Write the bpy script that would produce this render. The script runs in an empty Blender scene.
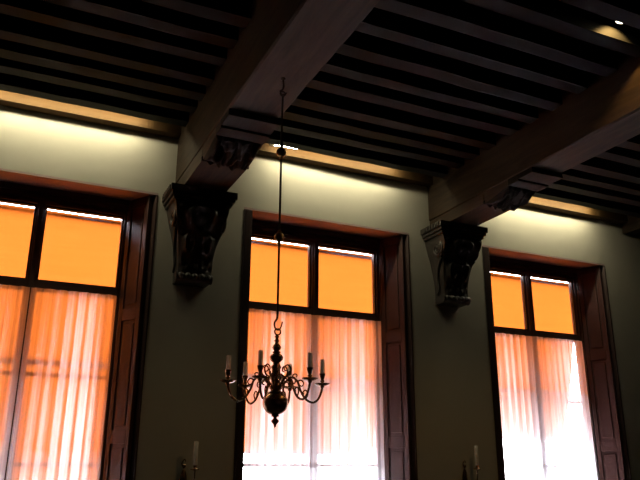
import bpy, bmesh, math, random
from mathutils import Vector, Matrix, noise
random.seed(7)
C = bpy.context.scene.collection
SC = bpy.context.scene
PI = math.pi

# ------------------------------------------------------------------ materials
def new_mat(name):
    m = bpy.data.materials.new(name); m.use_nodes = True
    nt = m.node_tree; nt.nodes.clear()
    out = nt.nodes.new('ShaderNodeOutputMaterial')
    return m, nt, out

def N(nt, kind, **kw):
    n = nt.nodes.new(kind)
    for k, v in kw.items():
        if k in n.inputs: n.inputs[k].default_value = v
        else: setattr(n, k, v)
    return n

def ramp(nt, stops):
    r = nt.nodes.new('ShaderNodeValToRGB')
    e = r.color_ramp.elements
    e[0].position, e[0].color = stops[0][0], (*stops[0][1], 1)
    e[1].position, e[1].color = stops[-1][0], (*stops[-1][1], 1)
    for p, c in stops[1:-1]:
        x = e.new(p); x.color = (*c, 1)
    return r

def wood(name, dark, light, axis='X', scale=6.0, rough=0.55, spec=0.3, bump=0.15):
    m, nt, out = new_mat(name); L = nt.links
    tc = N(nt, 'ShaderNodeTexCoord'); mp = N(nt, 'ShaderNodeMapping')
    st = {'X': (0.12, 1, 1), 'Y': (1, 0.12, 1), 'Z': (1, 1, 0.12)}[axis]
    mp.inputs['Scale'].default_value = [s * scale for s in st]
    n1 = N(nt, 'ShaderNodeTexNoise', Scale=3.0, Detail=8.0, Roughness=0.65, Distortion=0.6)
    r = ramp(nt, [(0.3, dark), (0.7, light)])
    L.new(tc.outputs['Object'], mp.inputs['Vector']); L.new(mp.outputs['Vector'], n1.inputs['Vector'])
    L.new(n1.outputs['Fac'], r.inputs['Fac'])
    b = N(nt, 'ShaderNodeBsdfPrincipled', Roughness=rough); b.inputs['Specular IOR Level'].default_value = spec
    L.new(r.outputs['Color'], b.inputs['Base Color'])
    bp = N(nt, 'ShaderNodeBump', Strength=bump, Distance=0.01)
    L.new(n1.outputs['Fac'], bp.inputs['Height']); L.new(bp.outputs['Normal'], b.inputs['Normal'])
    L.new(b.outputs['BSDF'], out.inputs['Surface'])
    return m

def plaster(name, col, var=0.06, rough=0.85):
    m, nt, out = new_mat(name); L = nt.links
    tc = N(nt, 'ShaderNodeTexCoord')
    n1 = N(nt, 'ShaderNodeTexNoise', Scale=2.5, Detail=7.0, Roughness=0.6)
    r = ramp(nt, [(0.25, tuple(c * (1 - var) for c in col)), (0.75, tuple(min(1, c * (1 + var)) for c in col))])
    b = N(nt, 'ShaderNodeBsdfPrincipled', Roughness=rough); b.inputs['Specular IOR Level'].default_value = 0.2
    L.new(tc.outputs['Object'], n1.inputs['Vector']); L.new(n1.outputs['Fac'], r.inputs['Fac'])
    L.new(r.outputs['Color'], b.inputs['Base Color'])
    n2 = N(nt, 'ShaderNodeTexNoise', Scale=45.0, Detail=4.0)
    bp = N(nt, 'ShaderNodeBump', Strength=0.08, Distance=0.004)
    L.new(tc.outputs['Object'], n2.inputs['Vector']); L.new(n2.outputs['Fac'], bp.inputs['Height'])
    L.new(bp.outputs['Normal'], b.inputs['Normal']); L.new(b.outputs['BSDF'], out.inputs['Surface'])
    return m

def metal(name, col, rough, var=0.15):
    m, nt, out = new_mat(name); L = nt.links
    tc = N(nt, 'ShaderNodeTexCoord')
    n1 = N(nt, 'ShaderNodeTexNoise', Scale=18.0, Detail=5.0)
    r = ramp(nt, [(0.3, tuple(c * (1 - var) for c in col)), (0.7, col)])
    b = N(nt, 'ShaderNodeBsdfPrincipled', Metallic=1.0, Roughness=rough)
    L.new(tc.outputs['Object'], n1.inputs['Vector']); L.new(n1.outputs['Fac'], r.inputs['Fac'])
    L.new(r.outputs['Color'], b.inputs['Base Color']); L.new(b.outputs['BSDF'], out.inputs['Surface'])
    return m

def emitter(name, col, strength):
    m, nt, out = new_mat(name)
    e = N(nt, 'ShaderNodeEmission', Strength=strength); e.inputs['Color'].default_value = (*col, 1)
    nt.links.new(e.outputs['Emission'], out.inputs['Surface'])
    return m

def screen_mat():
    m, nt, out = new_mat('orange_screen_cloth'); L = nt.links
    tc = N(nt, 'ShaderNodeTexCoord'); mp = N(nt, 'ShaderNodeMapping')
    mp.inputs['Scale'].default_value = (1.2, 1.2, 40)
    n1 = N(nt, 'ShaderNodeTexNoise', Scale=2.0, Detail=3.0)
    r = ramp(nt, [(0.2, SCREEN_A), (0.8, SCREEN_B)])
    L.new(tc.outputs['Object'], mp.inputs['Vector']); L.new(mp.outputs['Vector'], n1.inputs['Vector'])
    L.new(n1.outputs['Fac'], r.inputs['Fac'])
    t = N(nt, 'ShaderNodeBsdfTranslucent'); d = N(nt, 'ShaderNodeBsdfDiffuse')
    L.new(r.outputs['Color'], t.inputs['Color']); L.new(r.outputs['Color'], d.inputs['Color'])
    mx = N(nt, 'ShaderNodeMixShader'); mx.inputs[0].default_value = 0.25
    L.new(t.outputs[0], mx.inputs[1]); L.new(d.outputs[0], mx.inputs[2])
    L.new(mx.outputs[0], out.inputs['Surface'])
    return m

def sheer_mat():
    m, nt, out = new_mat('sheer_voile'); L = nt.links
    tc = N(nt, 'ShaderNodeTexCoord'); mp = N(nt, 'ShaderNodeMapping')
    mp.inputs['Scale'].default_value = (60, 60, 0.35)
    n1 = N(nt, 'ShaderNodeTexNoise', Scale=1.0, Detail=3.0)
    L.new(tc.outputs['Object'], mp.inputs['Vector']); L.new(mp.outputs['Vector'], n1.inputs['Vector'])
    r = ramp(nt, [(0.35, (SHEER_LO,) * 3), (0.65, (SHEER_HI,) * 3)])
    L.new(n1.outputs['Fac'], r.inputs['Fac'])
    tr = N(nt, 'ShaderNodeBsdfTransparent'); tl = N(nt, 'ShaderNodeBsdfTranslucent'); df = N(nt, 'ShaderNodeBsdfDiffuse')
    tr.inputs['Color'].default_value = (1.0, 0.97, 0.96, 1)
    tl.inputs['Color'].default_value = (0.9, 0.86, 0.9, 1); df.inputs['Color'].default_value = (0.85, 0.8, 0.82, 1)
    a = N(nt, 'ShaderNodeMixShader'); a.inputs[0].default_value = 0.18
    L.new(tl.outputs[0], a.inputs[1]); L.new(df.outputs[0], a.inputs[2])
    b = N(nt, 'ShaderNodeMixShader'); L.new(r.outputs['Color'], b.inputs[0])
    L.new(a.outputs[0], b.inputs[1]); L.new(tr.outputs[0], b.inputs[2])
    L.new(b.outputs[0], out.inputs['Surface'])
    return m

def glass_mat():
    m, nt, out = new_mat('window_glass'); L = nt.links
    tr = N(nt, 'ShaderNodeBsdfTransparent'); tr.inputs['Color'].default_value = (0.96, 0.97, 0.96, 1)
    g = N(nt, 'ShaderNodeBsdfGlossy', Roughness=0.02)
    lw = N(nt, 'ShaderNodeLayerWeight', Blend=0.12)
    mx = N(nt, 'ShaderNodeMixShader')
    L.new(lw.outputs['Fresnel'], mx.inputs[0]); L.new(tr.outputs[0], mx.inputs[1]); L.new(g.outputs[0], mx.inputs[2])
    L.new(mx.outputs[0], out.inputs['Surface'])
    return m

# ------------------------------------------------------------------ tunables
SCREEN_A = (0.107, 0.0228, 0.0027); SCREEN_B = (0.121, 0.0268, 0.0034)
SHEER_LO, SHEER_HI = 0.24, 0.43
SKY_STRENGTH = 28.0
TUBE_W = 75.0

M = {}
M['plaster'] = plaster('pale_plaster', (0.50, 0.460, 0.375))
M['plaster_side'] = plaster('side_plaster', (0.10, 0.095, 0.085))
M['beam'] = wood('old_beam_oak', (0.0125, 0.0075, 0.0045), (0.056, 0.033, 0.0170), 'Y', 5.0, 0.7, 0.2, 0.3)
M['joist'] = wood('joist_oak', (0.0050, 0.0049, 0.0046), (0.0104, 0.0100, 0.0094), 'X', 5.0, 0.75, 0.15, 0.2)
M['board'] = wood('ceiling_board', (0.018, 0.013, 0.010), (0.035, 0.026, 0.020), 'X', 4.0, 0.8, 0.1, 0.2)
M['plate'] = wood('wall_plate_pine', (0.042, 0.020, 0.006), (0.072, 0.036, 0.011), 'X', 4.0, 0.7, 0.15, 0.1)
M['carved'] = wood('carved_dark_oak', (0.028, 0.022, 0.018), (0.065, 0.052, 0.043), 'Z', 8.0, 0.42, 0.45, 0.2)
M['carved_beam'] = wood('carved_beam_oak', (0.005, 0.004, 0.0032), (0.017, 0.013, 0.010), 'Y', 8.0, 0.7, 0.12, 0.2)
M['shutter'] = wood('red_brown_paint', (0.048, 0.0175, 0.0135), (0.072, 0.0265, 0.0205), 'Z', 3.0, 0.4, 0.4, 0.05)
M['frame'] = wood('dark_brown_frame', (0.034, 0.016, 0.012), (0.060, 0.027, 0.020), 'Z', 3.0, 0.45, 0.4, 0.05)
M['soffit'] = wood('red_soffit_paint', (0.40, 0.28, 0.26), (0.48, 0.335, 0.31), 'X', 2.0, 0.6, 0.2, 0.03)
M['floor'] = wood('floor_boards', (0.018, 0.014, 0.012), (0.032, 0.025, 0.022), 'X', 3.0, 0.4, 0.4, 0.1)
M['brass'] = metal('aged_brass', (0.46, 0.26, 0.14), 0.26)
M['iron'] = metal('dark_iron', (0.045, 0.032, 0.025), 0.5)
M['rodball'] = metal('tarnished_ball', (0.34, 0.20, 0.09), 0.35)
def candle_mat():
    m, nt, out = new_mat('ivory_candle'); L = nt.links
    tc = N(nt, 'ShaderNodeTexCoord'); n1 = N(nt, 'ShaderNodeTexNoise', Scale=30.0)
    r = ramp(nt, [(0.3, (0.74, 0.68, 0.60)), (0.7, (0.86, 0.80, 0.72))])
    L.new(tc.outputs['Object'], n1.inputs['Vector']); L.new(n1.outputs['Fac'], r.inputs['Fac'])
    d = N(nt, 'ShaderNodeBsdfDiffuse'); t = N(nt, 'ShaderNodeBsdfTranslucent'); mx = N(nt, 'ShaderNodeMixShader')
    mx.inputs[0].default_value = 0.5
    L.new(r.outputs['Color'], d.inputs['Color']); L.new(r.outputs['Color'], t.inputs['Color'])
    L.new(d.outputs[0], mx.inputs[1]); L.new(t.outputs[0], mx.inputs[2]); L.new(mx.outputs[0], out.inputs['Surface'])
    return m
M['candle'] = candle_mat()
M['white_metal'] = plaster('white_enamel', (0.7, 0.7, 0.68), 0.03, 0.4)
M['grey_bar'] = plaster('grey_bar', (0.10, 0.07, 0.09), 0.05, 0.6)
M['street'] = plaster('pale_paving', (0.72, 0.70, 0.70), 0.1, 0.9)
M['screen'] = screen_mat(); M['sheer'] = sheer_mat(); M['glass'] = glass_mat()
M['tube'] = emitter('tube_light', (1.0, 0.93, 0.62), TUBE_W)
M['spot'] = emitter('spot_disc', (1.0, 0.88, 0.55), 14.0)

# ------------------------------------------------------------------ mesh helpers
def box(bm, x0, x1, y0, y1, z0, z1, bev=0.0):
    vs = [bm.verts.new(p) for p in [(x0, y0, z0), (x1, y0, z0), (x1, y1, z0), (x0, y1, z0), (x0, y0, z1), (x1, y0, z1), (x1, y1, z1), (x0, y1, z1)]]
    fs = [bm.faces.new([vs[i] for i in q]) for q in [(3, 2, 1, 0), (4, 5, 6, 7), (0, 1, 5, 4), (1, 2, 6, 5), (2, 3, 7, 6), (3, 0, 4, 7)]]
    if bev > 0:
        es = {e for f in fs for e in f.edges}
        bmesh.ops.bevel(bm, geom=list(es), offset=bev, segments=2, affect='EDGES', profile=0.7)
    return vs

def hexa(bm, lo, hi):
    """closed prism between two quads (each 4 points, same winding)"""
    a = [bm.verts.new(p) for p in lo]; b = [bm.verts.new(p) for p in hi]
    bm.faces.new(a[::-1]); bm.faces.new(b)
    for i in range(4):
        bm.faces.new((a[i], a[(i + 1) % 4], b[(i + 1) % 4], b[i]))

def lathe(bm, prof, seg=24, c=(0, 0), cap=True):
    rings = []
    for r, z in prof:
        if r < 1e-5: rings.append([bm.verts.new((c[0], c[1], z))])
        else: rings.append([bm.verts.new((c[0] + r * math.cos(2 * PI * k / seg), c[1] + r * math.sin(2 * PI * k / seg), z)) for k in range(seg)])
    for A, B in zip(rings, rings[1:]):
        if len(A) == 1 and len(B) == 1: continue
        for k in range(seg):
            k2 = (k + 1) % seg
            if len(A) == 1: bm.faces.new((A[0], B[k], B[k2]))
            elif len(B) == 1: bm.faces.new((A[k2], A[k], B[0]))
            else: bm.faces.new((A[k], B[k], B[k2], A[k2]))
    for R in (rings[0], rings[-1]):
        if len(R) > 1 and cap:
            try: bm.faces.new(R)
            except ValueError: pass
    bmesh.ops.recalc_face_normals(bm, faces=bm.faces)

def smooth_path(pts, sub=6):
    P = [Vector(p) for p in pts]; out = []
    for i in range(len(P) - 1):
        p0 = P[max(i - 1, 0)]; p1 = P[i]; p2 = P[i + 1]; p3 = P[min(i + 2, len(P) - 1)]
        for k in range(sub):
            t = k / sub
            out.append(0.5 * ((2 * p1) + (-p0 + p2) * t + (2 * p0 - 5 * p1 + 4 * p2 - p3) * t * t + (-p0 + 3 * p1 - 3 * p2 + p3) * t ** 3))
    out.append(P[-1]); return out

def tube(bm, pts, r, seg=10, r2=None):
    pts = [Vector(p) for p in pts]; n = len(pts); prev = None; rings = []
    for i, p in enumerate(pts):
        t = (pts[min(i + 1, n - 1)] - pts[max(i - 1, 0)]).normalized()
        if prev is None:
            u = t.orthogonal().normalized()
        else:
            u = prev - t * prev.dot(t); u = u.normalized() if u.length > 1e-6 else t.orthogonal().normalized()
        prev = u; v = t.cross(u)
        rr = r if r2 is None else r + (r2 - r) * i / (n - 1)
        rings.append([bm.verts.new(p + (u * math.cos(2 * PI * k / seg) + v * math.sin(2 * PI * k / seg)) * rr) for k in range(seg)])
    for A, B in zip(rings, rings[1:]):
        for k in range(seg):
            bm.faces.new((A[k], A[(k + 1) % seg], B[(k + 1) % seg], B[k]))
    bm.faces.new(rings[0][::-1]); bm.faces.new(rings[-1])

def obj(name, bm, mat, parent=None, loc=(0, 0, 0), smooth=False, rot=(0, 0, 0)):
    me = bpy.data.meshes.new(name)
    bmesh.ops.recalc_face_normals(bm, faces=bm.faces)
    bm.to_mesh(me); bm.free()
    for m in (mat if isinstance(mat, (list, tuple)) else [mat]): me.materials.append(m)
    if smooth:
        for p in me.polygons: p.use_smooth = True
        try: me.set_sharp_from_angle(angle=math.radians(40))
        except Exception: pass
    o = bpy.data.objects.new(name, me); C.objects.link(o)
    o.location = loc; o.rotation_euler = rot
    if parent: o.parent = parent
    return o

def thing(name, label, cat, loc=(0, 0, 0), rotz=0, group=None):
    o = bpy.data.objects.new(name, None); C.objects.link(o)
    o.empty_display_size = 0.1
    o.location = loc; o.rotation_euler = (0, 0, rotz); o['label'] = label; o['category'] = cat
    if group: o['group'] = group
    return o

def tag(o, label, cat, group=None):
    o['label'] = label; o['category'] = cat
    if group: o['group'] = group
    return o

def struct(name, bm, mat, label=None, cat=None, **kw):
    o = obj(name, bm, mat, **kw); o['kind'] = 'structure'
    if label: o['label'] = label
    if cat: o['category'] = cat
    return o

B = bmesh.new
# ------------------------------------------------------------------ layout
YW = 5.5                                   # the window wall's face
XL, XR, YB = -1.45, 7.3, -4.0              # the other walls
ZC = 4.42                                  # ceiling boards
ZJ = 4.27                                  # underside of the joists
WIN = [0.165, 2.615, 5.190]                # window centres
OL, OR, OB = 0.815, 0.880, 0.720           # opening half widths: front left, front right, back
ZS, ZH = 0.75, 3.745                       # opening sill and head
YG = 5.82                                  # glazing plane
BEAMS = [(1.177, 1.537, 3.84, 3.72), (3.740, 4.065, 3.90, 3.795)]   # x0, x1, underside, bolster underside

# ---- floor, ceiling and walls
bm = B(); box(bm, XL - .2, XR + .2, YB - .2, YW + .4, -0.12, 0.0)
struct('floor', bm, M['floor'], 'dark plank floor of the hall', 'floor')
bm = B(); box(bm, XL - .2, XR + .2, YB - .2, YW + .4, ZC, ZC + 0.10)
struct('ceiling', bm, M['board'], 'blackened boards between and above the joists', 'ceiling')
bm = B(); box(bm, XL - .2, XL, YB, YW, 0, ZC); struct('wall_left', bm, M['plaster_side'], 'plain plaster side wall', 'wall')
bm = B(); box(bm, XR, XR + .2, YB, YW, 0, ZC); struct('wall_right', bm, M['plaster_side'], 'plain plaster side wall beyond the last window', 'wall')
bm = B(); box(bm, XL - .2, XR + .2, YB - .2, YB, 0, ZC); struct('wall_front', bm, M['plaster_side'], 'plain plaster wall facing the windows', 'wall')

def window_wall():
    bm = B(); yb = 5.90
    def cuts(dl, dr):
        xs = [XL - .2]
        for c in WIN: xs += [c - dl, c + dr]
        return xs + [XR + .2]
    zs = [0.0, ZS, ZH, ZC]
    grids = []
    for y, xs in ((YW, cuts(OL, OR)), (yb, cuts(OB, OB))):
        g = [[bm.verts.new((x, y, z)) for z in zs] for x in xs]; grids.append(g)
        for i in range(len(xs) - 1):
            for j in range(3):
                if j == 1 and i % 2 == 1: continue
                q = [g[i][j], g[i + 1][j], g[i + 1][j + 1], g[i][j + 1]]
                bm.faces.new(q if y == YW else q[::-1])
    a, b = grids
    n = len(a)
    for i in range(1, n - 1, 2):
        for (p, q) in (((i, 1), (i + 1, 1)), ((i + 1, 1), (i + 1, 2)), ((i + 1, 2), (i, 2)), ((i, 2), (i, 1))):
            bm.faces.new((a[p[0]][p[1]], b[p[0]][p[1]], b[q[0]][q[1]], a[q[0]][q[1]]))
    for i in range(n - 1):
        for j in (0, 3): bm.faces.new((a[i][j], a[i + 1][j], b[i + 1][j], b[i][j]))
    for i in (0, n - 1):
        for j in range(3): bm.faces.new((a[i][j], a[i][j + 1], b[i][j + 1], b[i][j]))
    struct('wall_back', bm, M['plaster'], 'pale plaster wall with three tall splayed window recesses', 'wall')
window_wall()

# ---- wall plates between the beams (pale timber strip above the plaster)
bays = [(XL, BEAMS[0][0]), (BEAMS[0][1], BEAMS[1][0]), (BEAMS[1][1], 6.42)]
for k, (x0, x1) in enumerate(bays):
    bm = B(); box(bm, 0, x1 - x0, -0.10, 0, 0, 0.12, 0.004)
    struct('trim_%d' % (k + 1), bm, M['plate'], 'yellowish timber wall plate under the ceiling', 'trim', loc=(x0, YW, ZJ))

# ---- joists
where = ['over the leftmost window', 'over the middle window', 'over the rightmost window']
ordw = ['nearest the window wall', 'second from the window wall', 'third from the window wall', 'fourth from the window wall', 'fifth from the window wall',
        'sixth from the window wall', 'seventh from the window wall', 'eighth from the window wall', 'ninth from the window wall', 'tenth from the window wall',
        'eleventh from the window wall', 'twelfth from the window wall', 'thirteenth from the window wall', 'fourteenth from the window wall']
NJ = [7, 13, 9]
JY = [5.198, 4.93, 4.705, 4.468, 4.165, 3.92, 3.66, 3.385, 3.105, 2.832, 2.580, 2.32, 2.06]
for b, (x0, x1) in enumerate(bays):
    for k in range(NJ[b]):
        yc = JY[k]
        rnd = random.Random(b * 50 + k)
        w = 0.10 if k == 0 else 0.110 + rnd.uniform(-.008, .008)
        bm = B(); L_ = x1 - x0; n = 8
        top = ZC - ZJ
        secs = []
        for i in range(n + 1):
            x = L_ * i / n; d = rnd.uniform(-.004, .004); dz = rnd.uniform(0, .006)
            secs.append([bm.verts.new(p) for p in [(x, -w / 2 + d, dz), (x, w / 2 + d, dz), (x, w / 2, top), (x, -w / 2, top)]])
        bm.faces.new(secs[0]); bm.faces.new(secs[-1][::-1])
        for A, D in zip(secs, secs[1:]):
            for q in range(4): bm.faces.new((A[q], A[(q + 1) % 4], D[(q + 1) % 4], D[q]))
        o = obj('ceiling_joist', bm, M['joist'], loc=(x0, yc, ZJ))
        tag(o, 'dark oak ceiling joist %s, %s' % (where[b], ordw[k]), 'joist', 'oak joists of the ceiling')

# ---- main beams with carved bolsters
def carve_height(u, v):
    """acanthus relief: u across (-1..1), v along (0..1)"""
    a = abs(u)
    rib = math.exp(-(u / 0.10) ** 2) * 0.7
    lobes = abs(math.sin(PI * (3.5 * v + 1.5 * a))) ** 0.7 * (0.35 + 0.65 * (1 - a))
    curl = 0.5 * (1 + math.cos(9 * a - 5 * v))
    nz = noise.noise(Vector((u * 3.1, v * 5.3, 1.7)))
    return 0.45 * lobes + 0.3 * curl + 0.5 * rib + 0.25 * nz

def leaf_height(u, v):
    """spreading leaves fanning out from the bolster's end"""
    x = u * 1.15; y = v + 0.12
    phi = math.atan2(x, y); r = math.hypot(x, y)
    fan = abs(math.sin(phi * 5.0 + 0.6 * math.sin(7 * r))) ** 0.8
    scal = 0.5 + 0.5 * math.cos(13 * r + 3 * abs(x))
    curl = math.exp(-((math.hypot(abs(u) - 0.58, v - 0.55) - 0.20) / 0.07) ** 2)
    return 0.55 * fan + 0.35 * scal * fan + 0.5 * curl + 0.2 * noise.noise(Vector((u * 6, v * 7, 2.2)))

def carved_scroll(w, prof, amp):
    """carved underside: prof = list of (y, z) from the wall end to the room end, solid up to z=0"""
    bm = B(); P = smooth_path([(0, y, z) for y, z in prof], 7); nu = 40
    rows = []
    for j, p in enumerate(P):
        v = j / (len(P) - 1); row = []
        for i in range(nu + 1):
            u = -1 + 2 * i / nu
            e = min(1, (1 - abs(u)) * 8) * min(1, v * 10, (1 - v) * 10)
            row.append(bm.verts.new((u * w / 2, p.y, min(p.z - amp * leaf_height(u, v) * e, -0.002))))
        rows.append(row)
    for A, D in zip(rows, rows[1:]):
        for i in range(nu): bm.faces.new((A[i], A[i + 1], D[i + 1], D[i]))
    # sides and ends up to z=0
    for i in (0, nu):
        topv = [bm.verts.new((r[i].co.x, r[i].co.y, 0)) for r in rows]
        for j in range(len(rows) - 1): bm.faces.new((rows[j][i], rows[j + 1][i], topv[j + 1], topv[j])).material_index = 1
    for r in (rows[0], rows[-1]):
        y = r[0].co.y
        tv = [bm.verts.new((q.co.x, y, 0)) for q in r]
        for i in range(nu): bm.faces.new((r[i], r[i + 1], tv[i + 1], tv[i]))
    bmesh.ops.remove_doubles(bm, verts=bm.verts, dist=0.0005)
    return bm

beam_labels = ['heavy oak ceiling beam the chandelier rod hooks into, on the corbel between the leftmost and middle windows',
               'heavy oak ceiling beam on the corbel between the middle and rightmost windows']
for k, (x0, x1, zb, zs) in enumerate(BEAMS):
    cx = (x0 + x1) / 2; w = x1 - x0
    t = thing('ceiling_beam', beam_labels[k], 'beam', (cx, YW, zb), 0, 'main ceiling beams')
    bm = B(); ny = 40; rnd = random.Random(k); secs = []
    for i in range(ny + 1):
        y = (YB - YW) * i / ny; j = lambda: rnd.uniform(-.004, .004)
        ch = 0.012
        pr = [(-w / 2, ch), (-w / 2 + ch, 0), (w / 2 - ch, 0), (w / 2, ch), (w / 2, ZC - zb), (-w / 2, ZC - zb)]
        secs.append([bm.verts.new((px + (j() if q < 4 else 0), y, max(pz + (j() if q < 4 else 0), 0))) for q, (px, pz) in enumerate(pr)])
    for A, D in zip(secs, secs[1:]):
        for q in range(6): bm.faces.new((A[q], A[(q + 1) % 6], D[(q + 1) % 6], D[q]))
    bm.faces.new(secs[0]); bm.faces.new(secs[-1][::-1])
    obj('timber', bm, M['beam'], t)
    h = zb - zs
    bm = B(); box(bm, -w / 2 + .003, w / 2 - .003, -0.86, 0, -h, 0, 0.006)
    bo = obj('bolster', bm, M['beam'], t); bo['label'] = 'plain oak bolster under the beam end'
    prof = [(-0.862, -h * 0.99), (-0.885, -h * 0.97), (-0.95, -h * 0.90), (-1.03, -h * 0.78), (-1.10, -h * 0.64), (-1.17, -h * 0.54), (-1.20, -h * 0.52)]
    ca = obj('carving', carved_scroll(w - .01, prof, 0.050), [M['carved_beam'], M['beam']], bo, smooth=True)
    bm = B()
    box(bm, -w / 2 - .004, w / 2 + .004, -0.875, -0.855, -h - .004, -h + .028, 0.004)
    obj('fillet', bm, M['carved_beam'], bo)
    for y0, y1, d in ((-1.33, -1.20, .54), (-1.50, -1.33, .42)):
        bm = B(); box(bm, -w / 2, w / 2, y0, y1, -h * d, 0, 0.006)
        obj('moulding', bm, M['carved_beam'], bo)

# ---- the last timber at the far right, bedded high in the wall
bm = B(); box(bm, 0, 0.34, YB - YW, 0, 0, ZC - 4.15, 0.008)
o = obj('ceiling_beam', bm, M['beam'], loc=(6.42, YW, 4.15))
tag(o, 'dark ceiling beam without a corbel beyond the rightmost window', 'beam', 'main ceiling beams')

# ---- corbels
def corbel(cx, zt, label):
    t = thing('wall_corbel', label, 'corbel', (cx, YW, zt), 0, 'carved wall corbels')
    D = 0.35
    # stepped top slab
    bm = B()
    box(bm, -0.275, 0.275, -D, 0, -0.055, 0, 0.006)
    box(bm, -0.262, 0.262, -D + .012, 0, -0.085, -0.055, 0.006)
    box(bm, -0.245, 0.245, -D + .03, 0, -0.115, -0.085, 0.010)
    sl = obj('slab', bm, M['carved'], t)
    # small dentils along the slab's sides and front
    for s in (-1, 1):
        for q in range(6):
            y = -D + .03 + q * 0.045
            bm = B(); box(bm, *sorted((s * 0.274, s * 0.284)), y, y + .025, -0.048, -0.008)
            obj('dentil', bm, M['carved'], sl)
    # body: lofted S-bracket with carved front
    rows = [(-0.115, .225, .300), (-0.15, .222, .312), (-0.20, .212, .310), (-0.26, .198, .280), (-0.33, .176, .232), (-0.41, .160, .196),
            (-0.49, .147, .174), (-0.57, .138, .160), (-0.63, .134, .158), (-0.68, .136, .164)]
    P = smooth_path(rows, 6); nu = 30; bm = B(); R = []
    for j, p in enumerate(P):
        v = j / (len(P) - 1); z, hw, d = p
        row = [bm.verts.new((-hw, 0, z)), bm.verts.new((-hw, -d * 0.5, z))]
        for i in range(nu + 1):
            u = -1 + 2 * i / nu
            e = min(1, (1 - abs(u)) * 5) * min(1, v * 8 + .1, (1 - v) * 8 + .1)
            # cartouche (ring) above, acanthus below
            ring = math.exp(-((math.hypot(u * 1.2, (v - 0.30) * 3.2) - 0.55) / 0.16) ** 2) + 0.8 * math.exp(-(math.hypot(u * 1.2, (v - .30) * 3.2) / 0.22) ** 2)
            leaf = carve_height(u, (v - .5) * 2) if v > 0.5 else 0
            ring2 = math.exp(-((math.hypot((abs(u) - .45) * 1.6, (v - 0.60) * 4) - 0.38) / 0.14) ** 2)
            h = 0.036 * (ring * (v < .55) + leaf * 0.9 + ring2 + 0.35 * noise.noise(Vector((u * 5, v * 9, 3))))
            row.append(bm.verts.new((u * hw, -d - h * e, z)))
        row += [bm.verts.new((hw, -d * 0.5, z)), bm.verts.new((hw, 0, z))]
        R.append(row)
    for A, E in zip(R, R[1:]):
        for i in range(len(A) - 1): bm.faces.new((A[i], A[i + 1], E[i + 1], E[i]))
    bm.faces.new(R[0]); bm.faces.new(R[-1][::-1])
    bmesh.ops.triangulate(bm, faces=[f for f in bm.faces if len(f.verts) > 4])
    obj('bracket', bm, M['carved'], t, smooth=True)
    # volutes on both flanks
    for s in (-1, 1):
        bm = B()
        pts = []
        for q in range(34):
            a = q / 33 * 2.25 * 2 * PI; r = 0.085 * (1 - q / 40)
            pts.append((s * 0.207, -0.185 + r * math.cos(a + 1.2), -0.235 + r * math.sin(a + 1.2)))
        tube(bm, pts, 0.014, 8, 0.008)
        pts = smooth_path([(s * .19, -.22, -.32), (s * .172, -.13, -.40), (s * .160, -.09, -.50), (s * .152, -.10, -.60), (s * .150, -.06, -.66)], 5)
        tube(bm, pts, 0.013, 8, 0.009)
        obj('volute', bm, M['carved'], t, smooth=True)
    # foot: rolled scroll and lower lip
    bm = B()
    pts = [(-0.165, -0.135, -0.705), (0.165, -0.135, -0.705)]
    tube(bm, [(-0.15 + .030 * i, -0.135, -0.705) for i in range(11)], 0.042, 14)
    box(bm, -0.140, 0.140, -0.125, 0, -0.745, -0.675, 0.010)
    for i in range(5):
        u = -0.11 + .055 * i
        bmesh.ops.create_uvsphere(bm, u_segments=10, v_segments=8, radius=0.026, matrix=Matrix.Translation((u, -0.170, -0.700)))
    obj('foot_scroll', bm, M['carved'], t, smooth=True)
corbel(1.352, 3.72, 'dark carved oak corbel on the wall between the leftmost and middle windows')
corbel(3.905, 3.795, 'dark carved oak corbel on the wall between the middle and rightmost windows')

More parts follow.
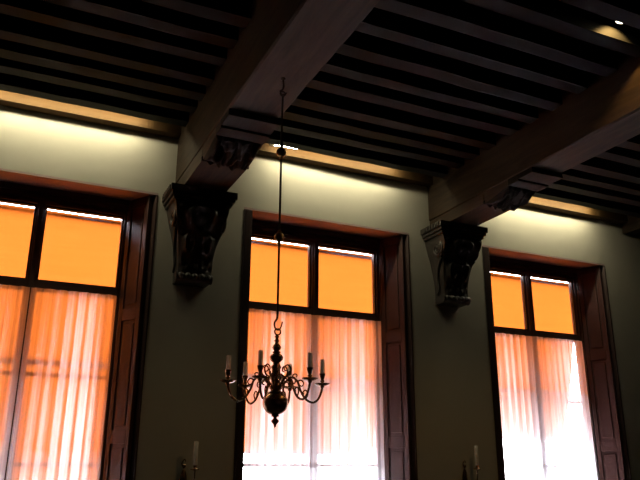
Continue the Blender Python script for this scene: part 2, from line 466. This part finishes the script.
# ------------------------------------------------------------------ windows
names = ['leftmost', 'middle', 'rightmost']
def window(k, c):
    w = thing('window_%d' % (k + 1), 'tall %s timber window with two upper lights over small paned casements' % names[k], 'window', (c, YG, 0))
    w['kind'] = 'structure'
    G = 0.665; zt = 3.60; zb = 0.98
    # outer frame (jambs, head with stepped mouldings, sill)
    bm = B()
    for s in (-1, 1):
        a, b = sorted((s * G, s * (OB + .0)))
        box(bm, a, b, -.05, .04, ZS, ZH - .02, 0.004)
        a, b = sorted((s * (G + .02), s * (OB)))
        box(bm, a, b, -.075, -.05, ZS, ZH - .02, 0.004)
    box(bm, -OB, OB, -.05, .04, zt, ZH - .02, 0.004)
    box(bm, -OB, OB, -.075, -.05, zt + .035, ZH - .02, 0.006)
    box(bm, -OB, OB, -.10, -.075, zt + .075, ZH - .02, 0.006)
    box(bm, -OB, OB, -.05, .04, ZS, zb, 0.004)
    obj('window_frame', bm, M['frame'], w)
    bm = B(); box(bm, -.032, .032, -.055, .035, zb, zt, 0.006); box(bm, -.018, .018, -.075, -.055, zb, zt, 0.005)
    obj('mullion', bm, M['frame'], w)
    bm = B(); box(bm, -G, G, -.06, .038, 2.900, 2.960, 0.006)
    obj('transom', bm, M['frame'], w)
    for s in (-1, 1):
        a, b = sorted((s * .032, s * G))
        for (z0, z1) in ((2.960, zt), (zb, 2.900)):
            bm = B(); e = .016
            box(bm, a, a + e, -.025, .02, z0, z1); box(bm, b - e, b, -.025, .02, z0, z1)
            box(bm, a + e, b - e, -.025, .02, z0, z0 + e); box(bm, a + e, b - e, -.025, .02, z1 - e, z1)
            sash = obj('sash', bm, M['frame'], w)
            if z0 < 2:
                bm = B()
                for z in (2.235, 1.577):
                    box(bm, a + e, b - e, -.018, .014, z - .014, z + .014)
                obj('glazing_bars', bm, M['frame'], sash)
            bm = B(); box(bm, a + e, b - e, -.002, .002, z0 + e, z1 - e)
            obj('pane', bm, M['glass'], sash)
    bm = B(); box(bm, -OB, OB, -.22, -.05, ZS - .0, ZS + .04, 0.006)
    obj('window_sill', bm, M['frame'], w)
    for s, o0 in ((-1, -OL), (1, OR)):
        i = -s * .012
        bm = B()
        hexa(bm, [(o0, YW - YG - .004, ZS), (s * OB, -.05, ZS), (s * OB + i, -.05, ZS), (o0 + i, YW - YG - .004, ZS)],
                 [(o0, YW - YG - .004, ZH - .02), (s * OB, -.05, ZH - .02), (s * OB + i, -.05, ZH - .02), (o0 + i, YW - YG - .004, ZH - .02)])
        obj('gap_shade_board', bm, M['frame'], w)  # dark boards added to stand for the black gap between shutter and wall
    # painted soffit board across the head of the recess
    bm = B()
    hexa(bm, [(-OL, YW - YG, ZH - .018), (OR, YW - YG, ZH - .018), (OB, -.05, ZH - .018), (-OB, -.05, ZH - .018)],
             [(-OL, YW - YG, ZH - .0005), (OR, YW - YG, ZH - .0005), (OB, -.05, ZH - .0005), (-OB, -.05, ZH - .0005)])
    s = obj('soffit_board', bm, M['soffit'], w); s['label'] = 'red painted board across the recess head'
    return w
for k, c in enumerate(WIN): window(k, c)

# ---- sunscreens outside, sheers and rods inside
def sunscreen(k, c, zlow):
    t = thing('sun_screen', 'orange cloth sunscreen hanging outside the %s window' % names[k], 'sunscreen', (c, 5.945, 3.610), 0, 'orange sunscreens outside the windows')
    W = (0.86, 0.99, 0.90)[k]; drop = 3.610 - zlow; tilt = (0.20, 0.29, 0.25)[k]
    bm = B(); nx, nz = 8, 24; G_ = []
    for j in range(nz + 1):
        f = j / nz
        G_.append([bm.verts.new((-W + 2 * W * i / nx, f * drop * tilt + .004 * math.sin(i * 1.3 + j * .5), -f * drop)) for i in range(nx + 1)])
    for A, D in zip(G_, G_[1:]):
        for i in range(nx): bm.faces.new((A[i], A[i + 1], D[i + 1], D[i]))
    cl = obj('cloth', bm, M['screen'], t, smooth=True)
    z = -1.235
    bm = B(); box(bm, -W, W, -z * tilt - .012, -z * tilt + .012, z - .02, z + .02, .004)
    obj('batten', bm, M['grey_bar'], t)
    bm = B(); tube(bm, [(-W, drop * tilt, -drop - .012), (W, drop * tilt, -drop - .012)], 0.014, 10)
    obj('bottom_bar', bm, M['grey_bar'], t, smooth=True)
    bm = B(); tube(bm, [(-W - .01, 0.024, -0.022), (W + .01, 0.024, -0.022)], 0.018, 12)
    obj('roller', bm, M['grey_bar'], t, smooth=True)
    for q in (-1, 1):
        a, b = sorted((q * (W + .012), q * (W + .024)))
        bm = B(); box(bm, a, b, -.044, .05, -.05, .01, .002)
        obj('wall_bracket', bm, M['grey_bar'], t)
SCREEN_LOW = [1.05, 1.70, 1.88]
for k, c in enumerate(WIN): sunscreen(k, c, SCREEN_LOW[k])

for k, c in enumerate(WIN):
    r = thing('curtain_rod', 'thin metal curtain rod across the transom of the %s window' % names[k], 'curtain rod', (c, YG - .085, 2.885), 0, 'curtain rods')
    bm = B(); tube(bm, [(-.655, 0, 0), (.655, 0, 0)], 0.006, 8); obj('bar', bm, M['iron'], r, smooth=True)
    for s in (-1, 1):
        bm = B(); box(bm, s * .66 - .006, s * .66 + .006, -.010, .03, -.010, .010, .002); obj('bracket', bm, M['iron'], r)
    for s in (-1, 1):
        rnd = random.Random(k * 10 + s)
        x0, x1 = (-.655, -.001) if s < 0 else (.001, .655)
        if k == 2 and s > 0: x1 = .615
        bm = B(); nx, nz = 90, 10; G_ = []
        ph = [rnd.uniform(0, 6.28) for _ in range(4)]
        zl = 1.02 - 2.885
        for j in range(nz + 1):
            f = j / nz; row = []
            for i in range(nx + 1):
                u = i / nx
                a = 0.010 + 0.008 * f
                y = a * math.sin(u * 46 + ph[0] + .5 * f) + .5 * a * math.sin(u * 19 + ph[1]) + .35 * a * math.sin(u * 97 + ph[2] + f)
                row.append(bm.verts.new((x0 + (x1 - x0) * u + .004 * math.sin(u * 60 + ph[3]), y - .022 * 0, f * zl)))
            G_.append(row)
        for A, D in zip(G_, G_[1:]):
            for i in range(nx): bm.faces.new((A[i], A[i + 1], D[i + 1], D[i]))
        o = obj('sheer_curtain', bm, M['sheer'], loc=(c, YG - .118, 2.885), smooth=True)
        tag(o, 'white sheer curtain covering the %s half of the %s window below its transom' % ('left' if s < 0 else 'right', names[k]), 'curtain', 'sheer curtains')

# ---- folding shutters in the window recesses
def shutter(k, c, side):
    if side > 0:
        p0, p1 = Vector((c + OR - .055, YW + .02, 0)), Vector((c + OB - .022, 5.735, 0))
        th = .036
    else:
        p0, p1 = Vector((c - .768, YW - .006, 0)), Vector((c - .740, 5.735, 0))
        th = .062
    L_ = (p1 - p0).length; ang = math.atan2(p1.y - p0.y, p1.x - p0.x)
    z0, z1 = 0.80, 3.72
    lab = 'red-brown panelled shutter folded %s the %s window recess' % ('into the right side of' if side > 0 else 'edge-on at the left side of', names[k])
    t = thing('window_shutter', lab, 'shutter', (p0.x, p0.y, z0), ang, 'panelled window shutters')
    H = z1 - z0; st = .042
    rails = [0, .07, .93, 1.01, 1.87, 1.96, H - .07, H]   # rail/panel heights
    bm = B()
    box(bm, 0, st, -th / 2, th / 2, 0, H, .004); box(bm, L_ - st, L_, -th / 2, th / 2, 0, H, .004)
    for a, b in ((0, .09), (.93, 1.03), (1.88, 1.98), (H - .08, H)):
        box(bm, st, L_ - st, -th / 2, th / 2, a, b, .003)
    obj('frame', bm, M['shutter' if side > 0 else 'frame'], t)  # backlit shade of the left leaves is put into the darker frame colour
    for a, b in ((.09, .93), (1.03, 1.88), (1.98, H - .08)):
        bm = B(); box(bm, st, L_ - st, -th / 2 + .012, th / 2 - .012, a, b)
        box(bm, st + .022, L_ - st - .022, -th / 2 + .004, th / 2 - .004, a + .03, b - .03, .006)
        obj('panel', bm, M['shutter'], t)
    for z in (.3, H / 2, H - .3):
        bm = B(); tube(bm, [(L_ + .004, th * .3, z - .04), (L_ + .004, th * .3, z + .04)], .006, 8)
        obj('hinge', bm, M['iron'], t, smooth=True)
for k, c in enumerate(WIN):
    shutter(k, c, 1)
    if k: shutter(k, c, -1)

# ------------------------------------------------------------------ lamps
tubes = [(-0.55, 0.88, 4.326, 4.326), (1.97, 3.32, 4.304, 4.362), (4.40, 5.85, 4.326, 4.326)]
for k, (x0, x1, za, zb_) in enumerate(tubes):
    L_ = x1 - x0
    t = thing('fluorescent_lamp', 'fluorescent tube lamp lighting the wall above the %s window, behind the last joist' % names[k], 'lamp', (x0, 5.298, za), 0, 'tube lamps behind the last joist')
    s = (zb_ - za)
    bm = B(); tube(bm, [(0.02 + (L_ - .04) * i / 12, 0, s * i / 12) for i in range(13)], .013, 12)
    obj('tube', bm, M['tube'], t, smooth=True)
    for x, z in ((0, 0), (L_, s)):
        bm = B(); box(bm, x - .02, x + .02, -.018, .018, z - .018, z + .02, .003)
        obj('end_cap', bm, M['white_metal'], t)
    bm = B()
    hexa(bm, [(0, -.022, .022), (L_, -.022, s + .022), (L_, .022, s + .022), (0, .022, .022)], [(0, -.022, ZC - za - .0), (L_, -.022, ZC - za - .0), (L_, .022, ZC - za), (0, .022, ZC - za)])
    obj('housing', bm, M['white_metal'], t)

t = thing('spot_lamp', 'small round spot lamp between two joists near the second beam', 'lamp', (3.405, 2.684, 4.350))
bm = B(); hh = ZC - 4.350
lathe(bm, [(.0465, hh), (.0465, .004), (.050, .004), (.050, hh)], 28, cap=False)
obj('can', bm, M['iron'], t, smooth=True)
bm = B(); lathe(bm, [(0, .006), (.046, .004), (.046, .014), (0, .02)], 28)
obj('bulb_disc', bm, M['spot'], t, smooth=True)
ld = bpy.data.lights.new('spot_glow', 'SPOT'); ld.energy = 24; ld.color = (1, .62, .20); ld.spot_size = math.radians(118); ld.spot_blend = .25; ld.shadow_soft_size = .02
lo = bpy.data.objects.new('spot_glow', ld); C.objects.link(lo); lo.parent = t; lo.location = (0, 0, -.002); lo.rotation_euler = (math.radians(38), 0, 0)

# ------------------------------------------------------------------ chandelier
CX, CY = 1.364, 3.507
t = thing('ceiling_hook', 'dark iron hook screwed into the beam underside holding the chandelier rod', 'hook', (CX, CY, 3.84))
bm = B(); lathe(bm, [(0, 0), (.016, 0), (.016, -.006), (.006, -.012), (.006, -.03), (0, -.03)], 14); obj('screw_plate', bm, M['iron'], t, smooth=True)
bm = B(); tube(bm, smooth_path([(0, 0, -.02), (.004, 0, -.05), (.0, 0, -.075), (-.016, 0, -.09), (-.01, 0, -.108), (.012, 0, -.108), (.024, 0, -.092)], 6), .0055, 8)
obj('hook', bm, M['iron'], t, smooth=True)

t = thing('chandelier_rod', 'long thin dark rod with two small balls from which the chandelier hangs', 'rod', (CX, CY, 3.72))
Z = lambda z: z - 3.72
bm = B(); tube(bm, [(0, 0, Z(3.715)), (0, 0, Z(2.375))], .0065, 10); obj('rod', bm, M['iron'], t, smooth=True)
bm = B(); tube(bm, [(.016 * math.cos(a), 0, Z(3.735) + .016 * math.sin(a)) for a in [2 * PI * i / 20 for i in range(21)]], .0045, 8); obj('eye', bm, M['iron'], t, smooth=True)
for z, r in ((3.345, .030), (2.818, .029)):
    bm = B(); lathe(bm, [(.007, Z(z) - r - .014), (.012, Z(z) - r - .008), (.008, Z(z) - r)] + [(r * math.cos(a), Z(z) + r * math.sin(a)) for a in [-1.25 + 2.5 * i / 12 for i in range(13)]] + [(.008, Z(z) + r), (.012, Z(z) + r + .008), (.007, Z(z) + r + .014)], 20)
    obj('ball', bm, M['rodball'], t, smooth=True)
bm = B(); tube(bm, smooth_path([(0, 0, Z(2.38)), (-.002, 0, Z(2.35)), (-.016, 0, Z(2.325)), (-.012, 0, Z(2.298)), (.006, 0, Z(2.288)), (.022, 0, Z(2.305)), (.030, 0, Z(2.335))], 6), .0065, 8, .0035)
obj('hook', bm, M['iron'], t, smooth=True)

ch = thing('chandelier', 'six-armed aged brass chandelier with candle lamps and a large ball, hanging before the middle window', 'chandelier', (CX, CY, 1.77))
Z = lambda z: z - 1.77
bm = B(); tube(bm, [(.003 + .017 * math.cos(a), 0, Z(2.277) + .017 * math.sin(a)) for a in [2 * PI * i / 22 for i in range(23)]], .0045, 8); obj('ring', bm, M['brass'], ch, smooth=True)
prof = [(0, 2.262), (.007, 2.262), (.009, 2.254), (.014, 2.250), (.008, 2.243), (.010, 2.232), (.017, 2.228), (.010, 2.221), (.011, 2.212), (.019, 2.204), (.025, 2.192), (.021, 2.180),
        (.012, 2.173), (.022, 2.168), (.022, 2.163), (.016, 2.160), (.030, 2.152), (.037, 2.140), (.035, 2.126), (.026, 2.116), (.017, 2.110), (.019, 2.100), (.027, 2.092), (.028, 2.082), (.022, 2.076),
        (.024, 2.045), (.031, 2.036), (.031, 2.022), (.025, 2.014), (.026, 1.995), (.035, 1.988), (.035, 1.972), (.027, 1.966), (.030, 1.958), (.044, 1.955), (.044, 1.948), (.030, 1.945)]
bm = B(); lathe(bm, [(r, Z(z)) for r, z in prof], 28); obj('stem', bm, M['brass'], ch, smooth=True)
bm = B(); rr, zc = .068, 1.898
lathe(bm, [(.03, Z(1.958))] + [(rr * math.cos(a), Z(zc) + .062 * math.sin(a)) for a in [1.15 - 2.45 * i / 24 for i in range(25)]] + [(.012, Z(1.834))], 36)
obj('ball', bm, M['brass'], ch, smooth=True)
bm = B(); lathe(bm, [(0, Z(1.838)), (.020, Z(1.836)), (.022, Z(1.830)), (.008, Z(1.824)), (.010, Z(1.818)), (.022, Z(1.808)), (.018, Z(1.798)), (.008, Z(1.788)), (.007, Z(1.782)), (.003, Z(1.774)), (0, Z(1.770))], 20)
obj('finial', bm, M['brass'], ch, smooth=True)

# direction towards the viewer's side, used to set the arms' phase
base = math.atan2(-CY, -CX)
PAN = 2.000
for k in range(6):
    a = base + math.radians(-18 + 60 * k)
    # arms turn counter-clockwise seen from above
    def at(r, z, s=0.0): return (r * math.cos(a) - s * math.sin(a), r * math.sin(a) + s * math.cos(a), Z(PAN + z))
    bm = B()
    tube(bm, smooth_path([at(.028, -.020), at(.055, .012), at(.088, .034), at(.118, .014), at(.136, -.034), at(.165, -.078), at(.205, -.094), at(.236, -.072), at(.253, -.030), at(0.257, -.004)], 6), .0062, 10)
    # inner curl and leaf curl on the arm
    tube(bm, smooth_path([at(.118, .014), at(.138, .022), at(.152, .006), at(.143, -.010), at(.130, -.004)], 5), .0045, 8, .003)
    tube(bm, smooth_path([at(.165, -.078), at(.176, -.050), at(.164, -.030), at(.150, -.040), at(.155, -.052)], 5), .0045, 8, .003)
    tube(bm, smooth_path([at(.088, .034), at(.098, .052), at(.114, .050), at(.112, .036)], 5), .0045, 8, .003)
    arm = obj('arm', bm, M['brass'], ch, smooth=True)
    c = at(0.257, 0); c0 = (c[0], c[1])
    bm = B(); lathe(bm, [(0, c[2] - .016), (.010, c[2] - .014), (.012, c[2] - .006), (.028, c[2] - .002), (.041, c[2] + .006), (.041, c[2] + .009), (.026, c[2] + .003), (.010, c[2] + .003), (0, c[2] + .003)], 22, c0)
    obj('drip_pan', bm, M['brass'], arm, smooth=True)
    bm = B(); lathe(bm, [(0, c[2] + .002), (.010, c[2] + .003), (.007, c[2] + .014), (.013, c[2] + .020), (.008, c[2] + .028), (.012, c[2] + .040), (.016, c[2] + .052), (.017, c[2] + .062), (0, c[2] + .062)], 18, c0)
    obj('socket', bm, M['brass'], arm, smooth=True)
    bm = B(); lathe(bm, [(0, c[2] + .060), (.0125, c[2] + .061), (.0125, c[2] + .134), (.011, c[2] + .137), (.003, c[2] + .137), (.002, c[2] + .139), (0, c[2] + .139)], 18, c0)
    obj('candle', bm, M['candle'], arm, smooth=True)
    # ornamental scroll of the upper tier, between the arms
    a = base + math.radians(12 + 60 * k)
    bm = B()
    tube(bm, smooth_path([at(.026, .050), at(.050, .034), at(.074, .046), at(.082, .074), at(.066, .096), at(.047, .088), at(.046, .070), at(.060, .066)], 6), .0052, 8, .0035)
    tube(bm, smooth_path([at(.050, .034), at(.066, .014), at(.088, .010), at(.094, -.008), at(.080, -.014)], 5), .0045, 8, .003)
    obj('scroll', bm, M['brass'], ch, smooth=True)

# ------------------------------------------------------------------ wall sconces
for k, (x, z) in enumerate(((1.462, 1.575), (4.055, 1.580))):
    t = thing('wall_sconce', 'brass wall sconce with one ivory candle below the corbel beside the %s window' % ('middle' if k == 0 else 'rightmost'), 'sconce', (x - .03, YW, z - .12), 0, 'candle sconces on the window wall')
    bm = B()
    lathe(bm, [(0, 0), (.05, .002), (.055, .008), (.035, .014), (.02, .022), (0, .024)], 24)
    for v in bm.verts: v.co = Vector((v.co.x * .5 - .03, -v.co.z, v.co.y * 1.7))
    bmesh.ops.create_uvsphere(bm, u_segments=12, v_segments=8, radius=.014, matrix=Matrix.Translation((-.03, -.012, .115)))
    tube(bm, smooth_path([(-.03, -.012, .10), (-.05, -.016, .135), (-.03, -.016, .165), (-.02, -.016, .145)], 5), .006, 8, .004)
    obj('backplate', bm, M['brass'], t, smooth=True)
    bm = B(); tube(bm, smooth_path([(-.03, -.015, .0), (-.02, -.04, -.04), (0, -.08, -.05), (.02, -.12, 0), (.024, -.125, .075), (.024, -.125, .09)], 6), .006, 10)
    arm = obj('arm', bm, M['brass'], t, smooth=True)
    c0 = (.024, -.125)
    bm = B(); lathe(bm, [(0, .082), (.012, .084), (.03, .088), (.036, .096), (.034, .098), (.012, .094), (.012, .118), (.018, .122), (0, .122)], 20, c0)
    obj('drip_pan', bm, M['brass'], arm, smooth=True)
    bm = B(); lathe(bm, [(0, .12), (.017, .121), (.017, .29), (.014, .294), (.003, .294), (.002, .298), (0, .298)], 18, c0)
    obj('candle', bm, M['candle'], t, smooth=True)

# ------------------------------------------------------------------ outside: paving, sky
bm = B(); box(bm, -12, 20, 6.0, 30, -0.9, -0.8)
struct('floor_outside', bm, M['street'], 'pale paving outside the windows', 'ground')
w = bpy.data.worlds.new('sky'); SC.world = w; w.use_nodes = True
nt = w.node_tree; bg = nt.nodes['Background']
bg.inputs['Color'].default_value = (0.91, 0.90, 1.0, 1); bg.inputs['Strength'].default_value = SKY_STRENGTH

# ------------------------------------------------------------------ camera
cd = bpy.data.cameras.new('camera'); cam = bpy.data.objects.new('camera', cd); C.objects.link(cam)
f = 695.0; cd.sensor_width = 36; cd.lens = f / 640 * 36; cd.clip_start = .05
R = Matrix(((0.90733824, -0.13208088, -0.39911397), (-0.42037781, -0.27499715, -0.86467281), (0.00445154, 0.95232936, -0.3050393)))
cam.matrix_world = Matrix.Translation((0, 0, 1.6)) @ R.to_4x4()
SC.camera = cam
vs = SC.view_settings
vs.view_transform = 'Standard'; vs.look = 'None'; vs.exposure = 0.0; vs.gamma = 1.0; vs.use_curve_mapping = False
SC.cycles.max_bounces = 10; SC.cycles.transparent_max_bounces = 16; SC.cycles.transmission_bounces = 8; SC.cycles.diffuse_bounces = 6
SC.cycles.sample_clamp_indirect = 6.0
SC.cycles.use_denoising = True
